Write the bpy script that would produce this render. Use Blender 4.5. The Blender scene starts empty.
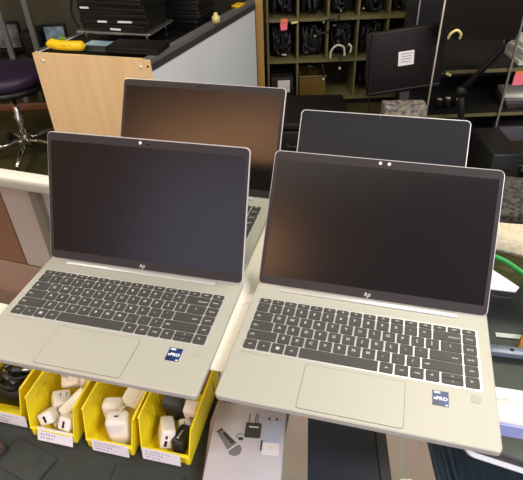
import bpy, bmesh, math, random
from mathutils import Vector, Matrix
random.seed(7)
S = bpy.context.scene
COL = S.collection
PI = math.pi
CT = 0.95                      # height of the glass counter top

# ------------------------------------------------------------------ camera
cam_d = bpy.data.cameras.new('camera')
cam = bpy.data.objects.new('camera', cam_d)
COL.objects.link(cam)
S.camera = cam
FPX, CAMH, PITCH, ROLL = 520.79, 0.53321, 0.638889, -0.0386266
cp, sp = math.cos(PITCH), math.sin(PITCH)
r0 = Vector((1, 0, 0)); f0 = Vector((0, cp, -sp)); u0 = Vector((0, sp, cp))
cr, sr = math.cos(ROLL), math.sin(ROLL)
rv = cr * r0 + sr * u0
uv = -sr * r0 + cr * u0
m = Matrix((rv, uv, -f0)).transposed().to_4x4()
m.translation = Vector((0, 0, CT + CAMH))
cam.matrix_world = m
cam_d.sensor_width = 36
cam_d.lens = FPX / 523 * 36
cam_d.clip_start = 0.02

# ------------------------------------------------------------------ world, lights, exposure
W = bpy.data.worlds.new('daylight')
S.world = W
W.use_nodes = True
bg = W.node_tree.nodes['Background']
bg.inputs['Color'].default_value = (0.78, 0.70, 0.95, 1)
bg.inputs['Strength'].default_value = 2.6


def area(name, loc, size, power, color, rot=(0, 0, 0)):
    d = bpy.data.lights.new(name, 'AREA')
    d.shape = 'RECTANGLE'
    d.size, d.size_y = size
    d.energy = power
    d.color = color
    o = bpy.data.objects.new(name, d)
    COL.objects.link(o)
    o.location = loc
    o.rotation_euler = rot
    return o


area('ceiling_lamp_and_fill', (1.1, 1.45, 2.84), (1.2, 0.5), 39, (1.0, 0.96, 0.80))
area('ceiling_lamp_and_fill', (-1.9, 1.1, 2.84), (1.2, 0.5), 40, (1.0, 0.94, 0.80))  # added fill for the wooden counter and the left background
area('ceiling_lamp_and_fill', (-1.95, -1.45, 2.84), (1.6, 0.5), 24, (1.0, 0.54, 0.28))
area('ceiling_lamp_and_fill', (-0.35, -0.50, 2.84), (1.6, 0.5), 4, (1.0, 0.92, 0.84))  # added glow standing for the lit ceiling reflected in the right screen
area('ceiling_lamp_and_fill', (1.7, -1.0, 2.84), (1.2, 0.5), 95, (0.97, 0.98, 1.0))  # added front fill for the bins and the lower shelf
S.view_settings.view_transform = 'Standard'
S.view_settings.look = 'None'
S.view_settings.gamma = 1
S.view_settings.exposure = 0.0

# ------------------------------------------------------------------ materials


def lin(c):
    return tuple(((x / 255) / 12.92 if x / 255 <= 0.04045 else ((x / 255 + 0.055) / 1.055) ** 2.4) for x in c)


def mat(name, c, rough=0.5, metal=0.0, vary=0.0, scale=20, spec=0.5, bump=0.0, emit=0, c2=None, stretch=None):
    """c: sRGB 0-255 of the material itself"""
    mt = bpy.data.materials.new(name)
    mt.use_nodes = True
    nt = mt.node_tree
    b = nt.nodes['Principled BSDF']
    L = lin(c)
    b.inputs['Base Color'].default_value = (*L, 1)
    b.inputs['Roughness'].default_value = rough
    b.inputs['Metallic'].default_value = metal
    b.inputs['Specular IOR Level'].default_value = spec
    if vary or bump or c2:
        tc = nt.nodes.new('ShaderNodeTexCoord')
        mp = nt.nodes.new('ShaderNodeMapping')
        nt.links.new(tc.outputs['Object'], mp.inputs['Vector'])
        if stretch:
            mp.inputs['Scale'].default_value = stretch
        nz = nt.nodes.new('ShaderNodeTexNoise')
        nz.inputs['Scale'].default_value = scale
        nz.inputs['Detail'].default_value = 5
        nt.links.new(mp.outputs[0], nz.inputs['Vector'])
        rp = nt.nodes.new('ShaderNodeValToRGB')
        if c2:
            a, z = L, lin(c2)
            rp.color_ramp.elements[0].position = 0.38
            rp.color_ramp.elements[1].position = 0.62
        else:
            a = tuple(x * (1 - vary) for x in L)
            z = tuple(min(1, x * (1 + vary)) for x in L)
            rp.color_ramp.elements[0].position = 0.3
            rp.color_ramp.elements[1].position = 0.7
        rp.color_ramp.elements[0].color = (*a, 1)
        rp.color_ramp.elements[1].color = (*z, 1)
        nt.links.new(nz.outputs['Fac'], rp.inputs['Fac'])
        nt.links.new(rp.outputs['Color'], b.inputs['Base Color'])
        if bump:
            bp = nt.nodes.new('ShaderNodeBump')
            bp.inputs['Strength'].default_value = bump
            bp.inputs['Distance'].default_value = 0.004
            nt.links.new(nz.outputs['Fac'], bp.inputs['Height'])
            nt.links.new(bp.outputs['Normal'], b.inputs['Normal'])
    if emit:
        b.inputs['Emission Color'].default_value = (*L, 1)
        b.inputs['Emission Strength'].default_value = emit
    return mt


def glass(name, tint=(0.93, 0.96, 0.94), refl=1.0, rough=0.02):
    mt = bpy.data.materials.new(name)
    mt.use_nodes = True
    nt = mt.node_tree
    nt.nodes.clear()
    out = nt.nodes.new('ShaderNodeOutputMaterial')
    mx = nt.nodes.new('ShaderNodeMixShader')
    tr = nt.nodes.new('ShaderNodeBsdfTransparent')
    gl = nt.nodes.new('ShaderNodeBsdfGlossy')
    fr = nt.nodes.new('ShaderNodeFresnel')
    tr.inputs['Color'].default_value = (*tint, 1)
    gl.inputs['Roughness'].default_value = rough
    gl.inputs['Color'].default_value = (refl, refl, refl, 1)
    fr.inputs['IOR'].default_value = 1.5
    ge = nt.nodes.new('ShaderNodeNewGeometry')
    inv = nt.nodes.new('ShaderNodeMath'); inv.operation = 'SUBTRACT'; inv.inputs[0].default_value = 1
    mu = nt.nodes.new('ShaderNodeMath'); mu.operation = 'MULTIPLY'
    nt.links.new(ge.outputs['Backfacing'], inv.inputs[1])
    nt.links.new(fr.outputs[0], mu.inputs[0]); nt.links.new(inv.outputs[0], mu.inputs[1])
    nt.links.new(mu.outputs[0], mx.inputs['Fac'])
    nt.links.new(tr.outputs[0], mx.inputs[1])
    nt.links.new(gl.outputs[0], mx.inputs[2])
    nt.links.new(mx.outputs[0], out.inputs['Surface'])
    return mt


def tile_mat(name, c, c2, grout, size, rough=0.4):
    mt = mat(name, c, rough, c2=c2, scale=2.5)
    nt = mt.node_tree
    b = nt.nodes['Principled BSDF']
    src = b.inputs['Base Color'].links[0].from_socket
    tc = nt.nodes.new('ShaderNodeTexCoord')
    br = nt.nodes.new('ShaderNodeTexBrick')
    br.offset = 0
    br.inputs['Scale'].default_value = 1.0
    br.inputs['Brick Width'].default_value = size
    br.inputs['Row Height'].default_value = size
    br.inputs['Mortar Size'].default_value = 0.006
    br.inputs['Mortar'].default_value = (*lin(grout), 1)
    nt.links.new(tc.outputs['Object'], br.inputs['Vector'])
    nt.links.new(src, br.inputs['Color1'])
    nt.links.new(src, br.inputs['Color2'])
    nt.links.new(br.outputs['Color'], b.inputs['Base Color'])
    return mt


M = dict(
    alu=mat('laptop_aluminium', (172, 172, 162), 0.48, 0.12, vary=0.015, scale=300),
    alu_edge=mat('polished_aluminium_edge', (206, 206, 206), 0.3, 0.35),
    bezel=mat('dark_grey_bezel', (50, 46, 47), 0.55, spec=0.3),
    screen=mat('matte_black_screen', (14, 11, 12), 0.24, spec=0.45),
    gscreen=mat('glossy_black_screen', (22, 24, 32), 0.3, spec=0.3),
    key=mat('charcoal_key_plastic', (58, 58, 57), 0.55),
    legend=mat('pale_key_legend', (205, 205, 200), 0.6),
    rubber=mat('black_rubber', (20, 20, 20), 0.8),
    stblue=mat('navy_sticker', (16, 58, 120), 0.4, c2=(10, 36, 84), scale=60),
    white=mat('white_print', (240, 240, 240), 0.5),
    cam=mat('camera_lens_black', (10, 10, 12), 0.2),
    sensor=mat('fingerprint_sensor', (166, 166, 157), 0.5),
    line=mat('touchpad_groove', (92, 90, 84), 0.6),
    yellow=mat('yellow_bin_plastic', (255, 230, 36), 0.42, vary=0.05, scale=25),
    label=mat('white_paper_label', (232, 230, 232), 0.75, vary=0.02),
    ink=mat('faded_ink', (120, 115, 130), 0.8),
    wplast=mat('white_charger_plastic', (238, 232, 220), 0.35, vary=0.02),
    bplast=mat('black_charger_plastic', (34, 33, 34), 0.4),
    steel=mat('bright_steel', (205, 205, 205), 0.22, 0.9),
    chrome=mat('chrome', (215, 212, 205), 0.15, 1.0),
    rail=mat('white_painted_frame', (226, 222, 212), 0.4, vary=0.02),
    cream=mat('cream_filler_board', (246, 242, 230), 0.55, vary=0.03),
    glass=glass('counter_glass'),
    glass2=glass('shelf_glass', (0.90, 0.94, 0.92), 0.9),
    tile=tile_mat('pink_beige_deck', (178, 150, 142), (190, 164, 156), (178, 170, 164), 0.32, 0.45),
    backp=mat('pale_pink_panel', (206, 190, 178), 0.5, vary=0.04, scale=3),
    brownp=mat('brown_panel', (150, 104, 78), 0.5, vary=0.1, scale=5),
    greypost=mat('grey_post', (160, 150, 138), 0.35, 0.4),
    dark=mat('black_plastic', (22, 21, 20), 0.55, vary=0.1, spec=0.3),
    darker=mat('deep_black_plastic', (14, 14, 15), 0.5),
    soft=mat('dark_grey_fabric', (52, 57, 54), 0.8, vary=0.15, scale=30, bump=0.15),
    brownbag=mat('mottled_brown_fabric', (66, 50, 42), 0.9, vary=0.4, scale=60, bump=0.3),
    slate=mat('dark_slate_panel', (42, 48, 57), 0.5, vary=0.06, scale=4),
    teal=mat('dark_teal_plastic', (58, 82, 102), 0.4, c2=(76, 104, 124), scale=3, stretch=(14, 0.4, 1)),
    boxw=mat('white_carton', (200, 197, 202), 0.5, vary=0.02),
    printgrey=mat('grey_print', (128, 126, 128), 0.6),
    printdark=mat('dark_print', (60, 60, 58), 0.6),
    printgreen=mat('dark_olive_print', (66, 72, 62), 0.6),
    printblue=mat('pale_blue_print', (186, 200, 222), 0.5),
    printwhite=mat('bright_print', (240, 238, 240), 0.5),
    wood=mat('pale_maple_laminate', (244, 212, 164), 0.5, c2=(238, 204, 152), scale=3, stretch=(9, 9, 0.6)),
    post=mat('tan_wood', (188, 148, 84), 0.55, vary=0.12, scale=4, stretch=(8, 8, 0.5)),
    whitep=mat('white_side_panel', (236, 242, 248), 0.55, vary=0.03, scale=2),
    grey=mat('grey_edge_trim', (112, 112, 114), 0.45, 0.1),
    dgrey=mat('dark_grey_edge', (62, 62, 64), 0.5),
    btop=mat('black_glass_top', (16, 18, 20), 0.08),
    banana=mat('banana_yellow', (245, 205, 20), 0.5, vary=0.08, scale=30),
    green=mat('green_leaf', (110, 150, 30), 0.6),
    purple=mat('purple_vinyl', (46, 30, 58), 0.5, vary=0.08),
    floor=mat('olive_concrete', (80, 74, 44), 0.4, c2=(56, 56, 30), scale=4),
    walld=mat('olive_grey_wall', (78, 74, 58), 0.8, vary=0.08, scale=2),
    wallw=mat('cream_wall', (170, 150, 125), 0.8, vary=0.05, scale=1),
    ceil=mat('ceiling_white', (200, 195, 185), 0.9, vary=0.03),
    base=mat('reddish_wood', (120, 76, 48), 0.5, vary=0.15, scale=6),
    olive=mat('olive_shelf_paint', (104, 98, 64), 0.55, vary=0.12, scale=5),
    amber=mat('amber_clear_plastic', (112, 90, 42), 0.3, vary=0.15, scale=8),
    cable=mat('black_cable', (20, 20, 20), 0.5),
    wcable=mat('white_cable', (215, 212, 200), 0.45),
    ycable=mat('pale_yellow_plug', (226, 214, 140), 0.5),
    pink=mat('pink_note', (244, 120, 140), 0.7),
    orange=mat('orange_note', (240, 130, 84), 0.7),
    carton=mat('patterned_carton', (150, 138, 118), 0.6, c2=(52, 60, 84), scale=45),
    paper=mat('grey_paper_stack', (190, 190, 180), 0.7, vary=0.06, scale=40, stretch=(1, 1, 12)),
    foam=mat('black_pebbled_foam', (14, 13, 13), 0.75, c2=(74, 69, 62), scale=130, bump=1.0),
    cloth=mat('beige_towelling', (196, 184, 158), 0.95, vary=0.12, scale=160, bump=0.6),
    gcable=mat('green_cable', (44, 150, 74), 0.45),
    ocable=mat('orange_brown_cable', (176, 116, 40), 0.5),
    lavender=mat('lavender_metal', (142, 142, 168), 0.4, 0.3),
    blueimg=mat('pale_blue_screen_and_reflection', (170, 200, 215), 0.5, c2=(110, 140, 160), scale=18),  # small monitor's picture, and its painted reflection on the counter top
    greyimg=mat('grey_picture', (84, 86, 84), 0.4, c2=(140, 140, 136), scale=14),
    lamp=mat('lamp_and_fill_diffuser', (255, 236, 205), 0.5, emit=4),
    ceilglow=mat('added_ceiling_glow', (235, 225, 210), 0.6, emit=0.8),  # lit ceiling's glow, on an added panel
    lowback=mat('tan_lower_panel', (190, 152, 130), 0.5, vary=0.05, scale=4),
    bluetint=mat('blue_daylight_tint', (150, 162, 212), 0.4),  # bluish daylight on the white rail face, put into the colour
    chassis=mat('dusty_dark_grey_metal', (58, 59, 61), 0.5, vary=0.25, scale=30),
    lampo=mat('warm_lamp_diffuser', (255, 170, 100), 0.5, emit=4),
    carpet=mat('dark_shelf_paint', (30, 28, 26), 0.6, vary=0.1),
)

# ------------------------------------------------------------------ mesh helpers


def box(bm, c, s, rz=0, mi=0, bevel=0, rot=None, seg=2):
    """axis box: centre, full size"""
    R = rot.to_4x4() if rot is not None else Matrix.Rotation(rz, 4, 'Z')
    mtx = Matrix.Translation(c) @ R @ Matrix.Diagonal((*s, 1))
    t = bmesh.new()
    bmesh.ops.create_cube(t, size=1, matrix=mtx)
    if bevel:
        bmesh.ops.bevel(t, geom=t.edges[:], offset=bevel, segments=seg, affect='EDGES', profile=0.5)
    _merge(bm, t, mi, smooth=bool(bevel))


def _merge(bm, t, mi=0, smooth=False):
    for f in t.faces:
        f.material_index = mi
        f.smooth = smooth
    me = bpy.data.meshes.new('tmp')
    t.to_mesh(me)
    t.free()
    bm.from_mesh(me)
    bpy.data.meshes.remove(me)


def prism(bm, pts, z0, z1, mi=0, bevel=0, seg=2):
    """vertical prism over a 2D outline"""
    t = bmesh.new()
    vs = [t.verts.new((x, y, z0)) for x, y in pts]
    f = t.faces.new(vs)
    r = bmesh.ops.extrude_face_region(t, geom=[f])
    bmesh.ops.translate(t, verts=[v for v in r['geom'] if isinstance(v, bmesh.types.BMVert)], vec=(0, 0, z1 - z0))
    bmesh.ops.recalc_face_normals(t, faces=t.faces[:])
    if bevel:
        ed = [e for e in t.edges if abs(e.verts[0].co.z - e.verts[1].co.z) < 1e-7]
        bmesh.ops.bevel(t, geom=ed, offset=bevel, segments=seg, affect='EDGES', profile=0.5)
    _merge(bm, t, mi)


def rrect(x0, x1, y0, y1, r, n=5):
    """rounded rectangle outline"""
    out = []
    for cx, cy, a0 in ((x1 - r, y1 - r, 0), (x0 + r, y1 - r, PI / 2), (x0 + r, y0 + r, PI), (x1 - r, y0 + r, 1.5 * PI)):
        for k in range(n + 1):
            a = a0 + PI / 2 * k / n
            out.append((cx + r * math.cos(a), cy + r * math.sin(a)))
    return out


def tube(bm, pts, r, n=8, mi=0, cap=True):
    """swept round tube, r a number or a list"""
    P = [Vector(p) for p in pts]
    rr = r if isinstance(r, (list, tuple)) else [r] * len(P)
    t = bmesh.new()
    rings = []
    up = Vector((0, 0, 1))
    for i, p in enumerate(P):
        d = (P[min(i + 1, len(P) - 1)] - P[max(i - 1, 0)]).normalized()
        a = d.cross(up)
        if a.length < 1e-4:
            a = d.cross(Vector((1, 0, 0)))
        a.normalize()
        b = d.cross(a).normalized()
        rings.append([t.verts.new(p + rr[i] * (math.cos(2 * PI * k / n) * a + math.sin(2 * PI * k / n) * b)) for k in range(n)])
    for i in range(len(P) - 1):
        for k in range(n):
            t.faces.new((rings[i][k], rings[i][(k + 1) % n], rings[i + 1][(k + 1) % n], rings[i + 1][k]))
    if cap:
        t.faces.new(rings[0])
        t.faces.new(rings[-1])
    bmesh.ops.recalc_face_normals(t, faces=t.faces[:])
    _merge(bm, t, mi, smooth=True)


def smooth_path(pts, n=8):
    """Catmull-Rom through the points"""
    P = [Vector(p) for p in pts]
    P = [P[0] * 2 - P[1]] + P + [P[-1] * 2 - P[-2]]
    out = []
    for i in range(1, len(P) - 2):
        for k in range(n):
            s = k / n
            a, b, c, d = P[i - 1], P[i], P[i + 1], P[i + 2]
            out.append(0.5 * (2 * b + (c - a) * s + (2 * a - 5 * b + 4 * c - d) * s * s + (3 * b - a - 3 * c + d) * s ** 3))
    out.append(P[-2])
    return out


def lathe(bm, prof, n=24, mi=0, c=(0, 0, 0)):
    t = bmesh.new()
    rings = []
    for r, z in prof:
        rings.append([t.verts.new((c[0] + r * math.cos(2 * PI * k / n), c[1] + r * math.sin(2 * PI * k / n), c[2] + z)) for k in range(n)])
    for i in range(len(rings) - 1):
        for k in range(n):
            t.faces.new((rings[i][k], rings[i][(k + 1) % n], rings[i + 1][(k + 1) % n], rings[i + 1][k]))
    t.faces.new(rings[0]); t.faces.new(rings[-1])
    bmesh.ops.remove_doubles(t, verts=t.verts[:], dist=1e-6)
    bmesh.ops.recalc_face_normals(t, faces=t.faces[:])
    _merge(bm, t, mi, smooth=True)


_txt = {}


def text(bm, s, size, loc, mi=0, bold=0.0):
    """flat lettering in the xy plane, centred on loc"""
    if s not in _txt:
        cu = bpy.data.curves.new('lettering', 'FONT')
        cu.body = s
        cu.align_x = 'CENTER'; cu.align_y = 'CENTER'
        cu.resolution_u = 2
        cu.size = 1
        cu.offset = bold
        ob = bpy.data.objects.new('lettering', cu)
        COL.objects.link(ob)
        dg = bpy.context.evaluated_depsgraph_get()
        me = bpy.data.meshes.new_from_object(ob.evaluated_get(dg))
        _txt[s] = ([tuple(v.co) for v in me.vertices], [tuple(p.vertices) for p in me.polygons])
        bpy.data.objects.remove(ob)
        bpy.data.curves.remove(cu)
        bpy.data.meshes.remove(me)
    vs, fs = _txt[s]
    nv = [bm.verts.new((loc[0] + size * x, loc[1] + size * y, loc[2])) for x, y, z in vs]
    for f in fs:
        try:
            fc = bm.faces.new([nv[i] for i in f])
            fc.material_index = mi
            if fc.normal.z < 0:
                fc.normal_flip()
        except ValueError:
            pass


def obj(name, bm, mats, parent=None, loc=None, rz=None):
    me = bpy.data.meshes.new(name)
    bm.normal_update()
    bm.to_mesh(me)
    bm.free()
    for k in (mats if isinstance(mats, (list, tuple)) else [mats]):
        me.materials.append(M[k])
    o = bpy.data.objects.new(name, me)
    COL.objects.link(o)
    o.parent = parent
    if loc is not None:
        o.location = loc
    if rz is not None:
        o.rotation_euler = (0, 0, rz)
    return o


def tag(o, label, cat, group=None):
    o['label'] = label
    o['category'] = cat
    if group:
        o['group'] = group
    return o


def thing(name, label, cat, loc=(0, 0, 0), rz=0, group=None):
    o = bpy.data.objects.new(name, None)
    o.empty_display_size = 0.05
    COL.objects.link(o)
    o.location = loc
    o.rotation_euler = (0, 0, rz)
    return tag(o, label, cat, group)


def struct(name, bm, m_):
    o = obj(name, bm, m_)
    o['kind'] = 'structure'
    return o


def kids(o):
    return list(o.children)


def dup(o, parent=None):
    c = o.copy()
    COL.objects.link(c)
    c.parent = parent
    for ch in kids(o):
        dup(ch, c)
    return c


B = bmesh.new

# ------------------------------------------------------------------ the setting
b = B(); box(b, (0.2, 1.2, -0.025), (7, 8, 0.05)); struct('floor', b, 'floor')
b = B(); box(b, (0.2, 1.2, 2.925), (7, 8, 0.05)); struct('ceiling', b, 'ceil')
b = B(); box(b, (0.2, 4.25, 1.45), (7, 0.1, 2.9)); struct('wall_back', b, 'walld')
b = B(); box(b, (-3.25, 1.2, 1.45), (0.1, 8, 2.9)); struct('wall_left', b, 'wallw')
b = B(); box(b, (3.65, 1.2, 1.45), (0.1, 8, 2.9)); struct('wall_right', b, 'wallw')
for k, (x, y, lb, mm) in enumerate(((1.1, 1.45, 'white ceiling lamp panel beyond the right display case', 'lamp'), (-1.9, 1.1, 'added white fill panel at the left in front of the wooden counter', 'lamp'), (1.7, -1.0, 'added cool white fill panel at the right behind the camera', 'lamp'), (-1.95, -1.45, 'warm orange ceiling lamp panel at the left behind the camera', 'lampo'), (-0.35, -0.5, 'added dim white glow panel just behind the camera', 'ceilglow'))):  # left, cool and dim panels are added for fill and reflection
    t = thing('lamp_and_fill_panel', lb, 'lamp', (x, y, 2.86))
    lw = 1.6 if k >= 3 else 1.2
    b = B()
    for sx in (-1, 1):
        box(b, (sx * (lw / 2 + 0.02), 0, 0.02), (0.03, 0.54, 0.04)); box(b, (0, sx * 0.265, 0.02), (lw + 0.01, 0.01, 0.04))
    obj('lamp_frame', b, 'steel', t)
    b = B(); box(b, (0, 0, 0.03), (lw, 0.5, 0.01)); obj('diffuser', b, mm, t)
# shop front behind the camera: low wall, header, mullions and panes
b = B(); box(b, (0.2, -2.75, 0.2), (7, 0.08, 0.4)); box(b, (0.2, -2.75, 2.7), (7, 0.08, 0.4)); struct('wall_front', b, 'wallw')
for k in range(4):
    b = B(); box(b, (-2.42 + 1.75 * k, -2.75, 1.45), (1.66, 0.008, 2.1)); struct('window_%d' % (k + 1), b, 'glass')
b = B()
for k in range(5):
    box(b, (-3.2 + 1.70 * k, -2.75, 1.45), (0.06, 0.07, 2.1))
struct('trim_1', b, 'dgrey')
# baseboard and low ledge along the far left
b = B(); box(b, (-1.9, 3.74, 0.025), (2.5, 0.03, 0.05), bevel=0.004); struct('baseboard_back', b, 'base')

# ------------------------------------------------------------------ display cases
LY, RY = -0.34, -0.25


def frame2(o, yaw):
    a = Vector((math.cos(yaw), math.sin(yaw))); d = Vector((-math.sin(yaw), math.cos(yaw)))
    return lambda s, t: Vector(o) + a * s + d * t


def display_case(label, origin, yaw, s0, s1, depth, right_end, left_end, posts):
    """local x along the front edge, local y away from the camera, z up from the floor"""
    t = thing('glass_display_case', label, 'display case', (origin[0], origin[1], 0), yaw)
    Lx = s1 - s0; cx = (s0 + s1) / 2
    w = 0.032
    for nm, c, s in (('front_rail', (cx, w / 2, CT - 0.014), (Lx, w, 0.028)),
                     ('back_rail', (cx, depth - w / 2, CT - 0.014), (Lx, w, 0.028)),
                     ('side_rail', (s0 + w / 2, depth / 2, CT - 0.014), (w, depth - 2 * w - 0.001, 0.028)),
                     ('side_rail', (s1 - w / 2, depth / 2, CT - 0.014), (w, depth - 2 * w - 0.001, 0.028))):
        b = B(); box(b, c, s, bevel=0.003); obj(nm, b, 'rail', t)
    b = B(); box(b, (cx, depth / 2, CT - 0.008), (Lx - 2 * w - 0.001, depth - 2 * w - 0.001, 0.006)); obj('top_pane', b, 'glass', t)
    b = B(); box(b, (cx, depth / 2 + 0.01, 0.575), (Lx - 0.03, depth - 0.06, 0.008)); obj('shelf_pane', b, 'glass2', t)
    b = B(); box(b, (cx, depth / 2, 0.14), (Lx, depth, 0.04)); obj('bottom_deck', b, 'tile', t)
    b = B(); box(b, (cx, depth / 2, 0.06), (Lx - 0.04, depth - 0.06, 0.12)); obj('plinth', b, 'dark', t)
    for s in posts:
        b = B(); box(b, (s, depth - 0.012, 0.54), (0.022, 0.022, 0.762)); obj('post', b, 'greypost', t)
    for s, has in ((s0, left_end), (s1, right_end)):
        if has:
            b = B(); box(b, (s + (0.008 if s == s0 else -0.008), depth / 2 - 0.014, 0.54), (0.012, depth - 0.03, 0.76)); obj('end_panel', b, 'backp', t)
    return t


RO = Vector((-0.061, 0.436)); LO = Vector((-0.105, 0.4485))
RD, LD = 0.56, 0.385
caseR = display_case('right glass topped display case with white frame, under laptop with open space at right', RO, RY, 0.0, 1.0, RD, True, False, (0.018, 0.98))
caseL = display_case('left glass topped display case with white frame, above the row of yellow bins', LO, LY, -0.95, 0.0, LD, False, True, (-0.93, -0.535, -0.018))
# back of the left case: pale pink laminate with a brown strip at the far left
b = B(); box(b, (-0.145, LD - 0.0045, 0.80), (0.26, 0.006, 0.24)); obj('back_panel', b, 'backp', caseL)
b = B(); box(b, (-0.460, LD - 0.0045, 0.80), (0.36, 0.006, 0.24)); obj('back_panel', b, 'backp', caseL)
b = B(); box(b, (-0.792, LD - 0.0045, 0.80), (0.296, 0.006, 0.24)); p_ = obj('back_panel', b, 'brownp', caseL); p_['label'] = 'brown back panel'
b = B(); box(b, (-0.475, LD - 0.0045, 0.42), (0.93, 0.006, 0.50)); p_ = obj('back_panel', b, 'lowback', caseL); p_['label'] = 'pinkish tan lower back panel'
# filler board covering the wedge between the two cases
aR = Vector((math.cos(RY), math.sin(RY))); dR = Vector((-math.sin(RY), math.cos(RY)))
dL = Vector((-math.sin(LY), math.cos(LY)))
t = thing('filler_board', 'cream strip covering the joint between the two display cases', 'board', (0, 0, 0))
aL_ = Vector((math.cos(LY), math.sin(LY)))
pts = [LO + dL * 0.001 - aL_ * 0.012, RO + dR * 0.001 + aR * 0.014, RO + dR * 0.44 + aR * 0.026, LO + dL * (LD - 0.002) - aL_ * 0.014]
b = B(); prism(b, [tuple(p) for p in pts], CT + 0.0003, CT + 0.0016); obj('strip', b, 'cream', t)
b = B(); box(b, (-0.036, 0.5585, CT + 0.0020), (0.05, 0.003, 0.0006), rz=0.25); obj('tape_edge', b, 'white', t)

# ------------------------------------------------------------------ laptops
LW, LDp, LH, LT = 0.3215, 0.2141, 0.2007, 0.019
KX0, KX1, KY0, KY1 = -0.1488, 0.1442, -0.0402, -0.1368       # keyboard block


def build_key(w, d, legends, name='key'):
    b = B()
    t = bmesh.new()
    bmesh.ops.create_cube(t, size=1, matrix=Matrix.Translation((0, 0, 0.0007)) @ Matrix.Diagonal((w, d, 0.0014, 1)))
    bmesh.ops.bevel(t, geom=[e for e in t.edges if abs(e.verts[0].co.z - e.verts[1].co.z) > 1e-6], offset=0.0012, segments=2, affect='EDGES', profile=0.5)
    _merge(b, t, 0)
    for s, size, x, y in legends:
        if s == '#win':
            for i in (-1, 1):
                for j in (-1, 1):
                    box(b, (x + i * 0.0012, y + j * 0.0012, 0.00145), (0.0021, 0.0021, 0.0001), mi=1)
        elif s == '#bar':
            box(b, (0, 0, 0.00145), (w, 0.0008, 0.0002), mi=2)
        else:
            text(b, s, size, (x, y, 0.00147), 1, 0.02)
    return b


def make_keyboard(parent):
    u = (KX1 - KX0) / 16
    gap = 0.0023
    rh = (KY0 - KY1) / 5.55
    b = B()
    # thin tray plate under the keys, same metal as the deck
    prism(b, rrect(KX0 - 0.002, KX1 + 0.002, KY1 - 0.002, KY0 + 0.002, 0.002), LT + 0.0001, LT + 0.0004)
    kb = obj('keyboard', b, 'alu_edge', parent)
    y = KY0
    rows = []
    fn = ['esc'] + ['f%d' % k for k in range(1, 13)] + ['ins', 'pwr', 'del']
    rows.append((0.55, [(1, s) for s in fn]))
    rows.append((1, [(1, s) for s in '`1234567890-='] + [(2, 'backspace'), (1, 'home')]))
    rows.append((1, [(1.5, 'tab')] + [(1, s) for s in 'QWERTYUIOP[]'] + [(1.5, '\\'), (1, 'pg up')]))
    rows.append((1, [(1.75, 'caps')] + [(1, s) for s in "ASDFGHJKL;'"] + [(2.25, 'enter'), (1, 'pg dn')]))
    rows.append((1, [(2.25, 'shift')] + [(1, s) for s in 'ZXCVBNM,./'] + [(2.75, 'shift'), (1, 'end')]))
    rows.append((1, [(1, 'ctrl'), (1, 'fn'), (1, '#win'), (1, 'alt'), (5.5, ''), (1, 'alt'), (1, 'ctrl'), (1, 'copy'), (1, '<'), (1.5, '#arrows'), (1, '>')]))
    for h, ks in rows:
        x = KX0
        d = rh * h - gap * 0.9
        for w, s in ks:
            kw = w * u - gap
            lg = []
            if s == '#win':
                lg = [('#win', 0, 0, 0)]
            elif s == '#arrows':
                lg = [('^', 0.005, 0, d * 0.22), ('v', 0.0034, 0, -d * 0.25), ('#bar', 0, 0, 0)]
            elif s == '':
                lg = []
            elif len(s) == 1:
                lg = [(s, 0.0062, -0.001, 0.0006)]
            else:
                lg = [(s, 0.0036, (-kw / 2 + 0.0062) if w > 1.2 and s not in ('backspace', 'enter') else 0, 0)]
                if s in ('backspace', 'enter'):
                    lg = [(s, 0.0034, kw / 2 - 0.0085, -0.001)]
            o = obj('key', build_key(kw, d, lg), ['key', 'legend', 'rubber'], kb)
            o.location = (x + w * u / 2, y - rh * h / 2, LT + 0.0004)
            x += w * u
        y -= rh * h
    return kb


def make_base(parent):
    b = B()
    hw = LW / 2
    t = bmesh.new()
    # profile: deck full size, underside tucked in
    rings = []
    for inset, z in ((0.0012, LT), (0.0, LT - 0.0010), (0.0, LT - 0.0075), (0.012, 0.0030)):
        rings.append([t.verts.new((x, y, z)) for x, y in rrect(-hw + inset, hw - inset, -LDp + inset, -0.0005 - inset, max(0.002, 0.0065 - inset * 0.3))])
    n = len(rings[0])
    for i in range(3):
        for k in range(n):
            t.faces.new((rings[i][k], rings[i][(k + 1) % n], rings[i + 1][(k + 1) % n], rings[i + 1][k]))
    t.faces.new(rings[0]); t.faces.new(rings[-1])
    bmesh.ops.recalc_face_normals(t, faces=t.faces[:])
    _merge(b, t)
    base = obj('base', b, 'alu', parent)
    for x in (-0.12, 0.12):
        for y in (-0.03, -0.185):
            q = B(); box(q, (x, y, 0.0019), (0.03, 0.008, 0.0032), bevel=0.001); obj('rubber_foot', q, 'rubber', base)
    return base


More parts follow.
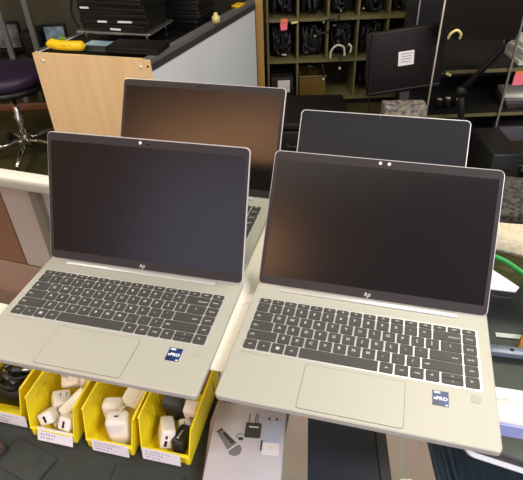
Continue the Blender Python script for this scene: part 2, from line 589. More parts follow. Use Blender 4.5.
def make_lid(parent, ang, w, h, top=0.013, side=0.0065, bottom=0.0145, scr='screen', cams=('white', 'cam'), logo=True, cz=LT, cy=-0.010, rim=0.0012, bz='bezel'):
    """lid modelled flat in its own frame (x, up the lid, out of the screen), then opened"""
    hw = w / 2
    b = B()
    prism(b, rrect(-hw, hw, 0.0, h, 0.008), -0.0052, -0.0002, bevel=0.0008)
    lid = obj('lid', b, 'alu_edge', parent)
    # local axes: X = x, Y = up along lid, Z = out of the screen toward the user
    ca, sa = math.cos(ang), math.sin(ang)
    R = Matrix(((1, 0, 0), (0, -ca, -sa), (0, sa, -ca)))
    lid.matrix_local = Matrix.Translation((0, cy, cz + 0.0005)) @ R.to_4x4()
    b = B()
    prism(b, rrect(-hw + rim, hw - rim, 0.0012, h - rim, 0.0068), -0.0002, 0.0003)
    obj('bezel', b, bz, lid)
    b = B()
    prism(b, rrect(-hw + side, hw - side, bottom, h - top, 0.001), 0.0003, 0.0005)
    obj('display', b, scr, lid)
    for k, cm in enumerate(cams):
        b = B()
        lathe(b, [(0.0, 0.0003), (0.0024, 0.0003), (0.0024, 0.0007), (0.0, 0.0007)], 14, c=(-0.006 + 0.0125 * k, h - 0.0062, 0))
        o = obj('webcam' if k == 0 else 'camera_shutter', b, cm, lid)
    if logo:
        b = B()
        # slanted bars of the maker's mark on the chin
        def sl(x, y0, y1, wd):
            k = 0.32
            vs = [b.verts.new((x + (y - 0.007) * k + dx, y, 0.00045)) for dx, y in ((0, y0), (wd, y0), (wd, y1), (0, y1))]
            b.faces.new(vs)
        for x, y0, y1 in ((-0.0042, 0.0042, 0.0100), (-0.0020, 0.0042, 0.0082), (0.0006, 0.0016, 0.0082), (0.0028, 0.0042, 0.0082)):
            sl(x, y0, y1, 0.0011)
        for x, y in ((-0.0023, 0.0078), (0.0025, 0.0078), (0.0015, 0.0047)):
            box(b, (x, y, 0.00045), (0.0026, 0.0009, 0.0001))
        obj('logo', b, 'legend', lid)
    return lid


def make_laptop(label, pos, yaw, ang, hinge_z=CT, sdx=0.0, cams=('white', 'cam'), grp='silver business laptops on the display cases'):
    t = thing('laptop', label, 'laptop', (pos[0], pos[1], hinge_z), yaw, grp)
    base = make_base(t)
    make_keyboard(t)
    # touchpad: hairline groove and plate
    b = B()
    prism(b, rrect(-0.0632, 0.0582, -0.2095, -0.1438, 0.003), LT + 0.0001, LT + 0.0003)
    tp = obj('touchpad', b, 'line', base)
    b = B()
    prism(b, rrect(-0.0626, 0.0576, -0.2089, -0.1444, 0.0028), LT + 0.0003, LT + 0.00045, mi=0)
    b.free()
    me2 = B(); prism(me2, rrect(-0.0627, 0.0577, -0.2090, -0.1443, 0.0028), LT + 0.0002, LT + 0.0005)
    tmp = bpy.data.meshes.new('touchpad'); me2.to_mesh(tmp); me2.free()
    bb = B(); bb.from_mesh(tp.data); k0 = len(bb.faces); bb.from_mesh(tmp)
    bb.faces.ensure_lookup_table()
    for f in bb.faces[k0:]:
        f.material_index = 1
    bb.to_mesh(tp.data); bb.free()
    tp.data.materials.append(M['alu'])
    bpy.data.meshes.remove(tmp)
    b = B()
    box(b, (0.138, -0.1505, LT + 0.0003), (0.0105, 0.0105, 0.0004)); obj('fingerprint_reader', b, 'sensor', base)
    # hinge cover strip in front of the lid
    b = B(); box(b, (-0.003, -0.0165, LT + 0.0010), (0.249, 0.0080, 0.0026), bevel=0.0010); obj('hinge_cover', b, 'alu_edge', t)
    # speaker grille dots beside the keys
    b = B()
    for k in range(16):
        box(b, (KX0 + 0.001 + 0.0024 * k, KY1 - 0.0052, LT + 0.0001), (0.0008, 0.0008, 0.0003))
    obj('speaker_holes', b, 'line', base)
    if True:
        b = B(); prism(b, rrect(0.0890, 0.1072, -0.1692, -0.1480, 0.0006), LT + 0.0001, LT + 0.0004)
        text(b, 'vPRO', 0.0066, (0.0982, -0.1592, LT + 0.00048), 1, 0.03)
        text(b, 'intel', 0.0036, (0.0944, -0.1505, LT + 0.00048), 1, 0.03)
        box(b, (0.1048, -0.1673, LT + 0.00045), (0.0028, 0.0018, 0.0001), mi=1)
        box(b, (0.0944, -0.1505, LT + 0.00043), (0.0072, 0.0030, 0.00005), mi=2)
        st = obj('sticker', b, ['stblue', 'white', 'printblue'], base); st.location.x = sdx
    make_lid(t, ang, LW, LH, cams=cams)
    return t


lapR = make_laptop('open silver laptop at front right, its lid tipped furthest back', (0.14938, 0.55004), -0.277006, 2.239166, cams=('white', 'white'))
lapL = make_laptop('open silver laptop at front left, overhanging the row of yellow bins', (-0.1835, 0.63458), -0.2645, 1.97795, sdx=0.0125)
lapB = make_laptop('open silver laptop directly behind the front left laptop, mostly its screen showing', (-0.124113, 0.868505), -0.280317, 2.098455, cams=('cam', 'cam'))

# fourth: slim convertible with a glossy black screen
t = thing('laptop', 'slim laptop with glossy black screen and thin pale frame behind the front right laptop', 'laptop', (0.1936, 0.7518, CT), -0.26874)
b = B(); prism(b, rrect(-0.145, 0.145, -0.165, -0.001, 0.006), 0.002, 0.015, bevel=0.0015); base = obj('base', b, 'alu', t)
b = B()
for r in range(5):
    for c in range(13):
        box(b, (-0.132 + 0.022 * c, -0.030 - 0.018 * r, 0.0155), (0.019, 0.015, 0.001))
obj('keyboard', b, 'key', t)
b = B(); prism(b, rrect(-0.05, 0.05, -0.160, -0.122, 0.003), 0.0150, 0.0154); obj('touchpad', b, 'line', base)
make_lid(t, 2.23754, 0.29, 0.1854, top=0.008, side=0.007, bottom=0.012, scr='gscreen', cams=('cam',), logo=False, cz=0.0150, rim=0.0017, bz='gscreen')

# ------------------------------------------------------------------ yellow bins on the lower shelf
SH = 0.583        # working level on the lower shelf
BW, BDp, BH = 0.101, 0.185, 0.088
BY = -0.245


def make_bin(label, pos, lab=True, lab_off=0.0, lab_tilt=0.0, lines=3):
    t = thing('storage_bin', label, 'bin', (pos[0], pos[1], SH), BY, 'yellow stacking bins')
    th = 0.0024
    fl = 0.005                       # flare of the side walls
    b = B()

    def quad_slab(p, thick):
        # p: four corners of the outer face; thick: inward vector
        v = [b.verts.new(x) for x in p]
        w = [b.verts.new(Vector(x) + Vector(thick)) for x in p]
        n = len(p)
        b.faces.new(v); b.faces.new(list(reversed(w)))
        for k in range(n):
            b.faces.new((v[k], v[(k + 1) % n], w[(k + 1) % n], w[k]))
    hb = BW / 2 - fl
    quad_slab([(-hb, 0, 0), (hb, 0, 0), (hb, BDp, 0), (-hb, BDp, 0)], (0, 0, th))
    for s in (-1, 1):
        def X(z):
            return s * (hb + fl * z / BH)
        prof = [(0.002, 0.0), (-0.002, 0.030), (0.018, BH), (BDp, BH), (BDp, 0.0)]
        quad_slab([(X(z), y, z) for y, z in prof], (-s * th, 0, 0))
        # raised stepped ribs of the side wall, inside
        for k in range(5):
            y = 0.045 + k * 0.024
            box(b, (X(0.052) - s * (th + 0.0012), y, 0.052), (0.002, 0.010, 0.034))
        # rolled top edge
        box(b, (X(BH) + s * 0.0005, (0.018 + BDp) / 2, BH - 0.001), (0.0045, BDp - 0.018, 0.004), bevel=0.001)
    quad_slab([(-hb, BDp, 0), (hb, BDp, 0), (hb + fl, BDp, BH), (-hb - fl, BDp, BH)], (0, -th, 0))
    bmesh.ops.recalc_face_normals(b, faces=b.faces[:])
    obj('tray', b, 'yellow', t)
    b = B()
    quad_slab([(-hb - 0.0015, -0.0025, 0.030), (hb + 0.0015, -0.0025, 0.030), (hb, 0.0015, 0.0005), (-hb, 0.0015, 0.0005)], (0, th, 0))
    for s in (-1, 1):
        box(b, (s * (hb - 0.004), -0.002, 0.016), (0.009, 0.004, 0.026), bevel=0.0012)
    box(b, (0, -0.0035, 0.0290), (2 * hb, 0.006, 0.0032), bevel=0.001)
    bmesh.ops.recalc_face_normals(b, faces=b.faces[:])
    obj('front_lip', b, 'yellow', t)
    if lab:
        b = B()
        box(b, (0, 0, 0), (0.074, 0.0008, 0.030))
        for k in range(lines):
            z = 0.008 - k * 0.0075
            x = -0.029
            n_ = (9, 6, 5)[k % 3]
            for q in range(n_):
                hgt = random.uniform(0.002, 0.0042)
                box(b, (x, -0.0006, z + random.uniform(-0.0006, 0.0006)), (random.uniform(0.0022, 0.0042), 0.0004, 0.0009), mi=1, rot=Matrix.Rotation(random.uniform(-0.8, 0.8), 3, 'Y'))
                box(b, (x + 0.0012, -0.0006, z), (0.0008, 0.0004, hgt), mi=1, rot=Matrix.Rotation(random.uniform(-0.3, 0.3), 3, 'Y'))
                x += random.uniform(0.0048, 0.0068)
        o = obj('label_card', b, ['label', 'ink'], t)
        o.location = (lab_off, -0.0085, 0.021)
        o.rotation_euler = (-0.12 - lab_tilt, 0.03, 0)
    return t


def bf(pos):
    """bin frame: local (x, y, z) to world"""
    R = Matrix.Rotation(BY, 3, 'Z')
    return lambda x, y, z: Vector((pos[0], pos[1], SH)) + R @ Vector((x, y, z))


hbx = BW / 2 - 0.005
ax = Vector((math.cos(BY), math.sin(BY)))
bins = []
for (x, y), lab, off, til in (((-0.573, 0.650), 'yellow bin at the far left edge, holding black cables', 0.022, 0.0),
                              ((-0.457, 0.603), 'yellow bin of small white chargers with a tilted label', 0.008, 0.25),
                              ((-0.342, 0.573), 'yellow bin holding two big rounded white chargers', 0.004, 0.0),
                              ((-0.2345, 0.5495), 'yellow bin holding black and white adapters, rightmost of the row', -0.006, 0.0)):
    p = Vector((x, y)) + ax * hbx
    make_bin(lab, p, True, off, til)
    bins.append(bf(p))


def rbox_obj(name, label, cat, F, loc, size, rot, mats, extra=None, bevel=0.004, group=None):
    """a rounded block lying in a bin; local origin at its middle"""
    t = thing(name, label, cat, F(*loc), 0, group)
    t.rotation_euler = (rot[0], rot[1], rot[2] + BY)
    b = B(); box(b, (0, 0, 0), size, bevel=bevel, seg=3)
    obj('body', b, mats, t)
    if extra:
        extra(t, size)
    return t


def usb_port(t, s):
    # dark slot on the end face that points to the viewer (-y)
    b = B(); box(b, (0, -s[1] / 2 - 0.0003, 0), (s[0] * 0.16, 0.0012, s[2] * 0.5)); obj('usb_port', b, 'darker', t)


def usb_two(t, s):
    b = B(); box(b, (-0.003, -s[1] / 2 - 0.0003, 0.007), (0.004, 0.0012, 0.007)); obj('usb_port', b, 'darker', t)
    b = B(); box(b, (-0.003, -s[1] / 2 - 0.0003, -0.007), (0.005, 0.0012, 0.012)); obj('usb_port', b, 'darker', t)


def prongs(t, s):
    for k in (-1, 1):
        b = B(); box(b, (k * 0.006, -s[1] / 2 - 0.007, 0), (0.0016, 0.014, 0.006)); obj('prong', b, 'steel', t)


def prongs_top(t, s):
    for k in (-1, 1):
        b = B(); box(b, (k * 0.006, 0, s[2] / 2 + 0.006), (0.0016, 0.006, 0.012)); obj('prong', b, 'steel', t)


# bin 2: a heap of small white chargers
F = bins[1]
G = 'small white chargers in the second bin'
for nm, loc, size, rot, ex, lb in (
        ('usb_charger', (-0.022, 0.024, 0.032), (0.028, 0.030, 0.026), (-0.55, -0.35, 0.35), usb_port, 'small white cube charger with port facing out, at front left of its bin'),
        ('usb_charger', (0.024, 0.018, 0.034), (0.026, 0.028, 0.026), (-0.6, 0.05, -0.12), usb_port, 'small white cube charger with upright port, at front right of its bin'),
        ('usb_charger', (-0.016, 0.062, 0.034), (0.034, 0.032, 0.026), (0.3, 0.4, 0.7), prongs_top, 'white charger block lying on its side behind the front left cube'),
        ('usb_charger', (0.018, 0.058, 0.036), (0.026, 0.060, 0.024), (0.35, 0.1, -0.55), None, 'long white charger lying slanted across the middle of its bin'),
        ('usb_charger', (-0.010, 0.108, 0.050), (0.040, 0.040, 0.030), (0.5, -0.3, 0.25), prongs_top, 'large cream charger tipped up at the back of its bin'),
        ('usb_charger', (0.017, 0.112, 0.052), (0.028, 0.032, 0.024), (0.2, 0.4, 0.9), None, 'cream charger against the right wall of its bin'),
        ('usb_charger', (-0.002, 0.030, 0.014), (0.028, 0.028, 0.020), (0.0, 0.0, 0.5), None, 'white charger at the bottom between the two front cubes'),
        ('usb_charger', (0.022, 0.095, 0.018), (0.030, 0.030, 0.024), (0.1, 0.0, 0.3), None, 'white charger half buried low in the heap')):
    rbox_obj(nm, lb, 'charger', F, loc, size, rot, 'wplast', ex, 0.004, G)
# bin 3: two big rounded chargers and a white cable
F = bins[2]


def port_top(t, s):
    b = B(); box(b, (0, 0, s[2] / 2 + 0.0001), (0.008, 0.003, 0.0008)); obj('usb_port', b, 'darker', t)


rbox_obj('power_adapter', 'upright white rounded adapter standing in front of a second one', 'charger', F, (0.013, 0.024, 0.040), (0.042, 0.032, 0.074), (0, 0, 0.25), 'wplast', port_top, 0.008)
rbox_obj('power_adapter', 'white rounded adapter lying behind the upright adapter', 'charger', F, (-0.016, 0.060, 0.035), (0.040, 0.028, 0.062), (0.0, 0.0, 0.2), 'wplast', None, 0.009)
rbox_obj('power_adapter', 'flat cream adapter on the right wall of the third bin, behind the upright adapter', 'charger', F, (0.016, 0.088, 0.052), (0.036, 0.044, 0.022), (0.35, 0.2, -0.2), 'wplast', None, 0.003)
rbox_obj('power_adapter', 'flat cream adapter at the very back of the third bin', 'charger', F, (0.006, 0.138, 0.052), (0.060, 0.040, 0.026), (0.2, 0.0, 0.1), 'wplast', None, 0.003)
b = B()
tube(b, smooth_path([F(0.012, 0.026, 0.079), F(0.020, 0.042, 0.082), F(0.030, 0.056, 0.078), F(0.036, 0.078, 0.084), F(0.010, 0.110, 0.080), F(-0.020, 0.135, 0.070), F(-0.01, 0.165, 0.060)]), 0.0010, 8)
tag(obj('charging_cable', b, 'wcable'), 'thin white cable looping over the adapters in its bin', 'cable')
# bin 4: dark adapter, white and black chargers
F = bins[3]
rbox_obj('power_adapter', 'dark grey upright adapter at the back of the rightmost bin', 'charger', F, (-0.012, 0.088, 0.038), (0.038, 0.026, 0.062), (0.1, 0, 0.0), 'dgrey', None, 0.003)


def sockets(t, s):
    for z in (-0.010, 0.010):
        b = B(); lathe(b, [(0.0, 0.0), (0.0055, 0.0), (0.0055, 0.0012), (0.0, 0.0012)], 12)
        o = obj('socket', b, 'printgrey', t)
        o.rotation_euler = (PI / 2, 0, 0); o.location = (0.003, -s[1] / 2 + 0.0004, z)


rbox_obj('power_adapter', 'tall white adapter with two round sockets, beside the dark grey adapter', 'charger', F, (0.027, 0.080, 0.036), (0.026, 0.026, 0.064), (0.15, 0, 0.0), 'wplast', sockets, 0.004)
rbox_obj('usb_charger', 'white two port charger at the front left of the rightmost bin', 'charger', F, (-0.010, 0.034, 0.034), (0.026, 0.046, 0.042), (-0.25, 0.30, 0.42), 'wplast', usb_two, 0.005)


def clip(t, s):
    b = B(); box(b, (0, -0.004, s[2] / 2), (0.005, 0.02, 0.003), bevel=0.001); obj('clip', b, 'steel', t)


rbox_obj('usb_charger', 'black car charger lying at the front right of the rightmost bin', 'charger', F, (0.022, 0.030, 0.027), (0.024, 0.046, 0.034), (-0.15, -0.1, -0.10), 'bplast', clip, 0.006)
rbox_obj('usb_charger', 'white charger half hidden behind the black car charger', 'charger', F, (0.018, 0.060, 0.018), (0.030, 0.028, 0.026), (0.2, 0.2, 0.5), 'wplast', prongs_top, 0.004)
b = B()
box(b, F(0.030, 0.150, 0.045), (0.03, 0.03, 0.04), rz=0.3, bevel=0.004)
tag(obj('power_adapter', b, 'brownp'), 'brown block at the back right corner of the rightmost bin', 'adapter')
# bin 1: black cables with silver plugs
F = bins[0]
for k, (x, y, z, a) in enumerate(((0.020, 0.110, 0.074, 0.5), (0.022, 0.078, 0.068, 0.3), (0.005, 0.05, 0.058, -0.4), (-0.012, 0.10, 0.062, 0.9))):
    t = thing('usb_cable', ['black cable with a bright silver plug, uppermost in the far left bin',
                            'black cable with a dull silver plug, below the bright one',
                            'black cable lying across the front of the far left bin',
                            'black cable coiled at the back of the far left bin'][k], 'cable', F(x, y, z), BY + a, 'black cables in the far left bin')
    b = B(); box(b, (0, 0, 0), (0.018, 0.012, 0.008), bevel=0.001); obj('plug', b, 'steel' if k < 2 else 'bplast', t)
    b = B(); box(b, (-0.020, 0, 0), (0.024, 0.015, 0.011), bevel=0.003); obj('plug_grip', b, 'bplast', t)
    b = B(); tube(b, smooth_path([(-0.03, 0, 0), (-0.036, 0.004, -0.001), (-0.040, -0.006, -0.003), (-0.025, -0.018, -0.005), (0.0, -0.014, -0.006), (0.008, 0.006, -0.008), (-0.01, 0.016, -0.008)]), 0.0026, 8); obj('cord', b, 'cable', t)
for k, (dx, dy, w) in enumerate(((-0.004, 0.055, 0.070), (-0.004, 0.115, 0.070))):
    b = B(); box(b, F(dx, dy, 0.024 + 0.0 * k), (w, 0.055, 0.040), rz=BY, bevel=0.006)
    tag(obj('black_adapter', b, 'dark'), ['black adapter block under the cables at the front of the far left bin', 'black adapter block under the cables at the back of the far left bin'][k], 'adapter')

# ------------------------------------------------------------------ other things on the lower shelf
b = B()
prism(b, [(-0.62, 0.56), (-0.50, 0.50), (-0.16, 0.425), (-0.125, 0.48), (-0.115, 0.62), (-0.07, 0.78), (-0.50, 0.90)], 0.5793, 0.5828, bevel=0.001)
tag(obj('shelf_mat', b, 'soft'), 'dark grey mat under the yellow bins', 'mat')
for lb, c, s, rz in (('dark grey folded pouch lying on the mat in front of the bins, left', (-0.455, 0.545, 0.586), (0.10, 0.06, 0.006), -0.5),
                     ('dark grey folded pouch below the bin of black and white adapters', (-0.225, 0.485, 0.586), (0.13, 0.07, 0.006), -0.2)):
    b = B(); box(b, c, s, rz=rz, bevel=0.0025, seg=3)
    tag(obj('pouch', b, 'soft'), lb, 'pouch')
b = B()
box(b, (-0.545, 0.575, 0.596), (0.09, 0.05, 0.026), rz=-0.6, bevel=0.011, seg=4)
tag(obj('pouch', b, 'brownbag'), 'mottled brown soft pouch at the far left below the bins', 'pouch')

# white box printed with a microphone set
BX = Vector((-0.109, 0.476, 0.5793)); t = thing('product_box', 'white carton printed with a wireless microphone set, right of the bins', 'box', BX, -0.13)
b = B(); box(b, (0.058, 0.095, 0.0195), (0.134, 0.19, 0.039), bevel=0.0012)
carton = obj('carton', b, 'boxw', t)
zt = 0.0393
b = B()
# printed handheld microphone: tapered body and round head
dx, dy = 0.0335, -0.031
P0 = Vector((0.028, 0.121)); dv = Vector((0.68, -0.73)); nv = Vector((0.73, 0.68))
def pr(bm, pts, mi, z):
    f = bm.faces.new([bm.verts.new((p[0], p[1], z)) for p in pts]); f.material_index = mi
    if f.normal.z < 0: f.normal_flip()
E_ = P0 + dv * 0.036
pr(b, [P0 - nv * 0.005, E_ - nv * 0.0095, E_ + nv * 0.0095, P0 + nv * 0.005], 0, zt)
pr(b, [P0 - nv * 0.005 - dv * 0.003, P0 + nv * 0.005 - dv * 0.003, P0 + nv * 0.005, P0 - nv * 0.005], 1, zt)
pr(b, [P0 + dv * 0.006 + nv * 0.0005, P0 + dv * 0.030 + nv * 0.0015, P0 + dv * 0.030 + nv * 0.0072, P0 + dv * 0.006 + nv * 0.0052], 1, zt + 0.0002)
hc = E_ + dv * 0.004
pr(b, [hc + Vector((0.0105 * math.cos(a * PI / 10), 0.0105 * math.sin(a * PI / 10))) for a in range(20)], 0, zt + 0.0002)
pr(b, [E_ - nv * 0.0098 - dv * 0.002, E_ - nv * 0.0098, E_ + nv * 0.0098, E_ + nv * 0.0098 - dv * 0.002], 2, zt + 0.0003)
obj('printed_microphone', b, ['printgrey', 'printdark', 'label'], carton)
b = B()
prism(b, rrect(0.0665, 0.0915, 0.1135, 0.1400, 0.002), zt - 0.0002, zt + 0.0002)
pr(b, [(0.072, 0.131), (0.087, 0.131), (0.087, 0.1335), (0.072, 0.1335)], 2, zt + 0.0004)
for x in (0.071, 0.081, 0.0845):
    box(b, (x, 0.148, zt), (0.0012, 0.017, 0.0004), mi=1)
obj('printed_receiver', b, ['printgreen', 'printdark', 'label'], carton)
b = B()
prism(b, rrect(0.098, 0.122, 0.107, 0.1465, 0.002), zt - 0.0002, zt + 0.0002)
prism(b, rrect(0.096, 0.122, 0.0875, 0.1075, 0.003), zt - 0.0002, zt + 0.0003, mi=1)
for x in (0.1025, 0.1145):
    box(b, (x, 0.149, zt), (0.003, 0.005, 0.0004), mi=2)
box(b, (0.0945, 0.102, zt), (0.0025, 0.017, 0.0005), mi=2)
text(b, 'o', 0.004, (0.109, 0.101, zt + 0.0004), 2)
obj('printed_transmitter', b, ['printblue', 'printwhite', 'printdark'], carton)
b = B()
tube(b, smooth_path([(0.0665, 0.118, zt), (0.059, 0.119, zt), (0.054, 0.114, zt), (0.060, 0.110, zt)], 4), 0.0005, 5)
box(b, (0.062, 0.1105, zt), (0.007, 0.005, 0.0004))
obj('printed_clip', b, 'printdark', carton)
b = B()
for k, (x, w) in enumerate(((0.024, 0.007), (0.033, 0.010), (0.046, 0.012))):
    box(b, (x + w / 2 - 0.006, 0.1815, zt), (w, 0.0024, 0.0003))
for k in range(7):
    box(b, (0.024 + k * 0.0085, 0.1775, zt), (0.006, 0.0016, 0.0003), mi=1)
o = obj('printed_lettering', b, ['printdark', 'printgrey'], carton); o.location = (-0.018, -0.019, 0)
for o in carton.children:
    if o.name != 'printed_lettering':
        o.location = (-0.028, -0.049, 0); o.scale = (1.2, 1.2, 1)

# dark slate panel, teal tray and grey closed laptop, right of the box
t = thing('panel', 'flat dark slate panel right of the white carton', 'panel', (0.142, 0.530, 0.5793), -0.10)
b = B(); prism(b, rrect(-0.072, 0.055, -0.11, 0.13, 0.004), 0, 0.012, bevel=0.0015); obj('plate', b, 'slate', t)
b = B(); prism(b, rrect(0.056, 0.076, -0.11, 0.128, 0.004), 0, 0.011, bevel=0.0015); obj('edge_strip', b, 'dgrey', t)
b = B(); lathe(b, [(0.0, 0.0121), (0.02, 0.0121), (0.02, 0.0126), (0.0, 0.0126)], 20, c=(-0.03, 0.105, 0)); obj('emblem', b, 'slate', t)
t = thing('serving_tray', 'dark teal plastic tray at the bottom right corner below the laptop', 'tray', (0.288, 0.40, 0.5793), -0.06)
b = B(); box(b, (0.22, 0.10, 0.003), (0.44, 0.28, 0.006), bevel=0.001); obj('tray_floor', b, 'teal', t)
for x in (0.004, 0.022, 0.034):
    b = B(); box(b, (x, 0.10, 0.0095), (0.007, 0.27, 0.0070), bevel=0.002); obj('rib', b, 'teal', t)
# ------------------------------------------------------------------ on and under the right case
RF = frame2(RO, RY)


def rp(s, t_, z):
    p = RF(s, t_); return (p[0], p[1], z)


b = B(); box(b, (0.525, 0.765, CT + 0.0165), (0.25, 0.135, 0.032), rz=-0.25, bevel=0.008, seg=3)
tag(obj('foam_block', b, 'foam'), 'black pebbled foam block on the counter behind the beige cloth', 'foam')
b = B()
t_ = bmesh.new()
bmesh.ops.create_grid(t_, x_segments=24, y_segments=14, size=0.5)
for v in t_.verts:
    x, y = v.co.x, v.co.y
    v.co = Vector((x * 0.24, y * 0.070, 0.020 + 0.006 * math.sin(7 * x + 3 * y) + 0.004 * math.sin(13 * y + 5 * x) - 0.018 * (abs(2 * y) ** 6) - 0.0 * x))
r_ = bmesh.ops.extrude_face_region(t_, geom=t_.faces[:])
bmesh.ops.translate(t_, verts=[v for v in r_['geom'] if isinstance(v, bmesh.types.BMVert)], vec=(0, 0, 0.008))
bmesh.ops.recalc_face_normals(t_, faces=t_.faces[:])
_merge(b, t_, 0, True)
o = tag(obj('cleaning_cloth', b, 'cloth', None, (0.475, 0.663, CT + 0.003), -0.25), 'beige textured cloth folded on the counter in front of the black foam', 'cloth')
b = B(); tube(b, smooth_path([(0.330, 0.650, CT + 0.006), (0.362, 0.646, CT + 0.006), (0.382, 0.628, CT + 0.006), (0.398, 0.598, CT + 0.006), (0.43, 0.56, CT + 0.005), (0.50, 0.53, CT + 0.005)]), 0.0042, 8)
tag(obj('green_cable', b, 'gcable'), 'green cable curving over the counter below the beige cloth', 'cable')
b = B(); prism(b, [(0.335, 0.572), (0.372, 0.563), (0.381, 0.572), (0.356, 0.616), (0.338, 0.622)], CT + 0.0005, CT + 0.0025)
tag(obj('card', b, 'label'), 'white card corner sticking out beside the right laptop lid', 'card')
b = B(); prism(b, [tuple(RF(s, q)) for s, q in ((0.45, 0.40), (0.95, 0.40), (0.95, 0.50), (0.45, 0.50))], 0.5795, 0.65, bevel=0.004)
tag(obj('case_tray', b, 'dark'), 'big black tray on the shelf under the right glass top', 'tray')
t = thing('server_rail', 'lavender grey metal rail with two screw holes under the right glass top', 'rail', (0.42, 0.515, 0.862), -0.22)
b = B(); box(b, (0, 0, 0), (0.34, 0.016, 0.010), bevel=0.001); obj('bar', b, 'lavender', t)
for x in (-0.023, -0.005, -0.048):
    b = B(); lathe(b, [(0.0, 0.005), (0.003, 0.005), (0.003, 0.0056), (0.0, 0.0056)], 12, c=(x, 0, 0)); obj('screw_hole', b, 'darker', t)
t = thing('server_chassis', 'large flat dusty grey server chassis with silver front rim below the right glass top', 'chassis', (0.262, 0.383, 0.8325), -0.42)
b = B(); prism(b, rrect(0, 0.52, 0, 0.36, 0.012), 0.004, 0.019, bevel=0.003); obj('casing', b, 'chassis', t)
b = B(); prism(b, rrect(-0.005, 0.525, -0.005, 0.365, 0.016), 0.0, 0.0045, bevel=0.0012); obj('rim', b, 'whitep', t)
b = B(); box(b, (0.665, 0.28, 0.828), (0.62, 0.44, 0.006)); obj('shelf_pane', b, 'glass2', caseR)
b = B(); box(b, (0.5, -0.0015, CT - 0.0145), (1.0, 0.003, 0.020)); o = obj('face_daylight_tint', b, 'bluetint', caseR); o['label'] = 'front face tint, blue daylight put into its colour'  # added strip carrying the blue daylight of the rail's front face
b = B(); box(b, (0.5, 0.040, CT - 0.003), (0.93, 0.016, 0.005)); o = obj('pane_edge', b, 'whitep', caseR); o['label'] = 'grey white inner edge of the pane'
b = B(); box(b, (0.388, 0.566, 0.8535), (0.04, 0.009, 0.001), rz=-0.2)
tag(obj('paper_label', b, 'label'), 'small white label strip on the black server chassis', 'label')
b = B(); tube(b, smooth_path([(0.372, 0.530, 0.858), (0.388, 0.532, 0.860), (0.402, 0.552, 0.862), (0.425, 0.57, 0.860), (0.46, 0.58, 0.858)]), 0.004, 8)
tag(obj('orange_cable', b, 'ocable'), 'orange brown cable end on the black chassis beside the white label', 'cable')

# ------------------------------------------------------------------ wooden counter in the background
A_ = Vector((-1.061, 2.556)); B_ = Vector((-0.471, 2.379)); dd = Vector((0.403, 0.915)).normalized()
TL = 1.20
C_ = B_ + dd * TL; D_ = A_ + dd * TL
t = thing('service_counter', 'counter with pale wood front and white side, laptops piled on its black glass top', 'counter')
nf = (B_ - A_).normalized(); nb = Vector((nf.y, -nf.x))


def slab(bm, p, q, thick, z0, z1, mi=0):
    """vertical board from p to q, thickness to the inside"""
    d = (q - p).normalized(); n = Vector((-d.y, d.x)) * thick
    prism(bm, [tuple(p), tuple(q), tuple(q + n), tuple(p + n)], z0, z1, mi)


b = B(); slab(b, A_, B_, 0.02, 0.0, 0.75); fp = obj('front_panel', b, 'wood', t)
for u_, v_ in ((0.05, 0.035), (0.565, 0.035), (0.60, 0.03)):
    p = A_ + nf * u_ + nb * 0.0005
    q = B()
    tube(q, [(p.x, p.y, 0.75 - v_), (p.x + nb.x * 0.002, p.y + nb.y * 0.002, 0.75 - v_)], 0.008 if u_ < 0.59 else 0.005, 14)
    obj('screw_cover', q, 'white' if u_ < 0.59 else 'rubber', fp)
b = B(); slab(b, B_ + dd * 0.001, C_, 0.02, 0.0, 0.70); obj('side_panel', b, 'whitep', t)
b = B(); slab(b, D_, A_ + dd * 0.021, 0.02, 0.0, 0.75); obj('side_panel', b, 'whitep', t)
b = B(); slab(b, B_ + dd * 0.001 + Vector((0.006, 0)), C_ + Vector((0.006, 0)), 0.03, 0.70, 0.732); obj('edge_trim', b, 'dgrey', t)
b = B(); slab(b, B_ + dd * 0.001 + Vector((0.004, 0)), C_ + Vector((0.004, 0)), 0.045, 0.732, 0.752); obj('edge_trim', b, 'grey', t)
b = B(); slab(b, D_, A_ + dd * 0.021, 0.016, 0.750, 0.756); obj('edge_trim', b, 'steel', t)
off = Vector((0.022, 0.0))
b = B(); prism(b, [tuple(A_ + dd * 0.022 + nf * 0.022), tuple(B_ + dd * 0.022 - nf * 0.055), tuple(C_ - nf * 0.055), tuple(D_ + nf * 0.022)], 0.725, 0.748); obj('glass_top', b, 'btop', t)
ang_t = math.atan2(nf.y, nf.x)

# stack of laptops on the counter
def closed_laptop(lb, x, y, z, w, d, h, rz, m_='dark', grp=None, tagx=None):
    t = thing('laptop', lb, 'laptop', (x, y, z), rz, grp)
    b = B(); prism(b, rrect(-w / 2, w / 2, -d / 2, d / 2, 0.012), 0, h * 0.58, bevel=0.003); obj('base', b, m_, t)
    b = B(); prism(b, rrect(-w / 2, w / 2, -d / 2, d / 2, 0.014), h * 0.62, h, bevel=0.003); obj('lid', b, m_, t)
    b = B(); box(b, (0, d / 2 - 0.012, h * 0.6), (w * 0.7, 0.012, h * 0.5)); obj('hinge', b, 'darker', t)
    for (tx, tw) in (tagx or []):
        b = B(); box(b, (tx, -d / 2 - 0.0006, h * 0.42), (tw, 0.0012, 0.009)); obj('paper_tag', b, 'label', t)
    return t


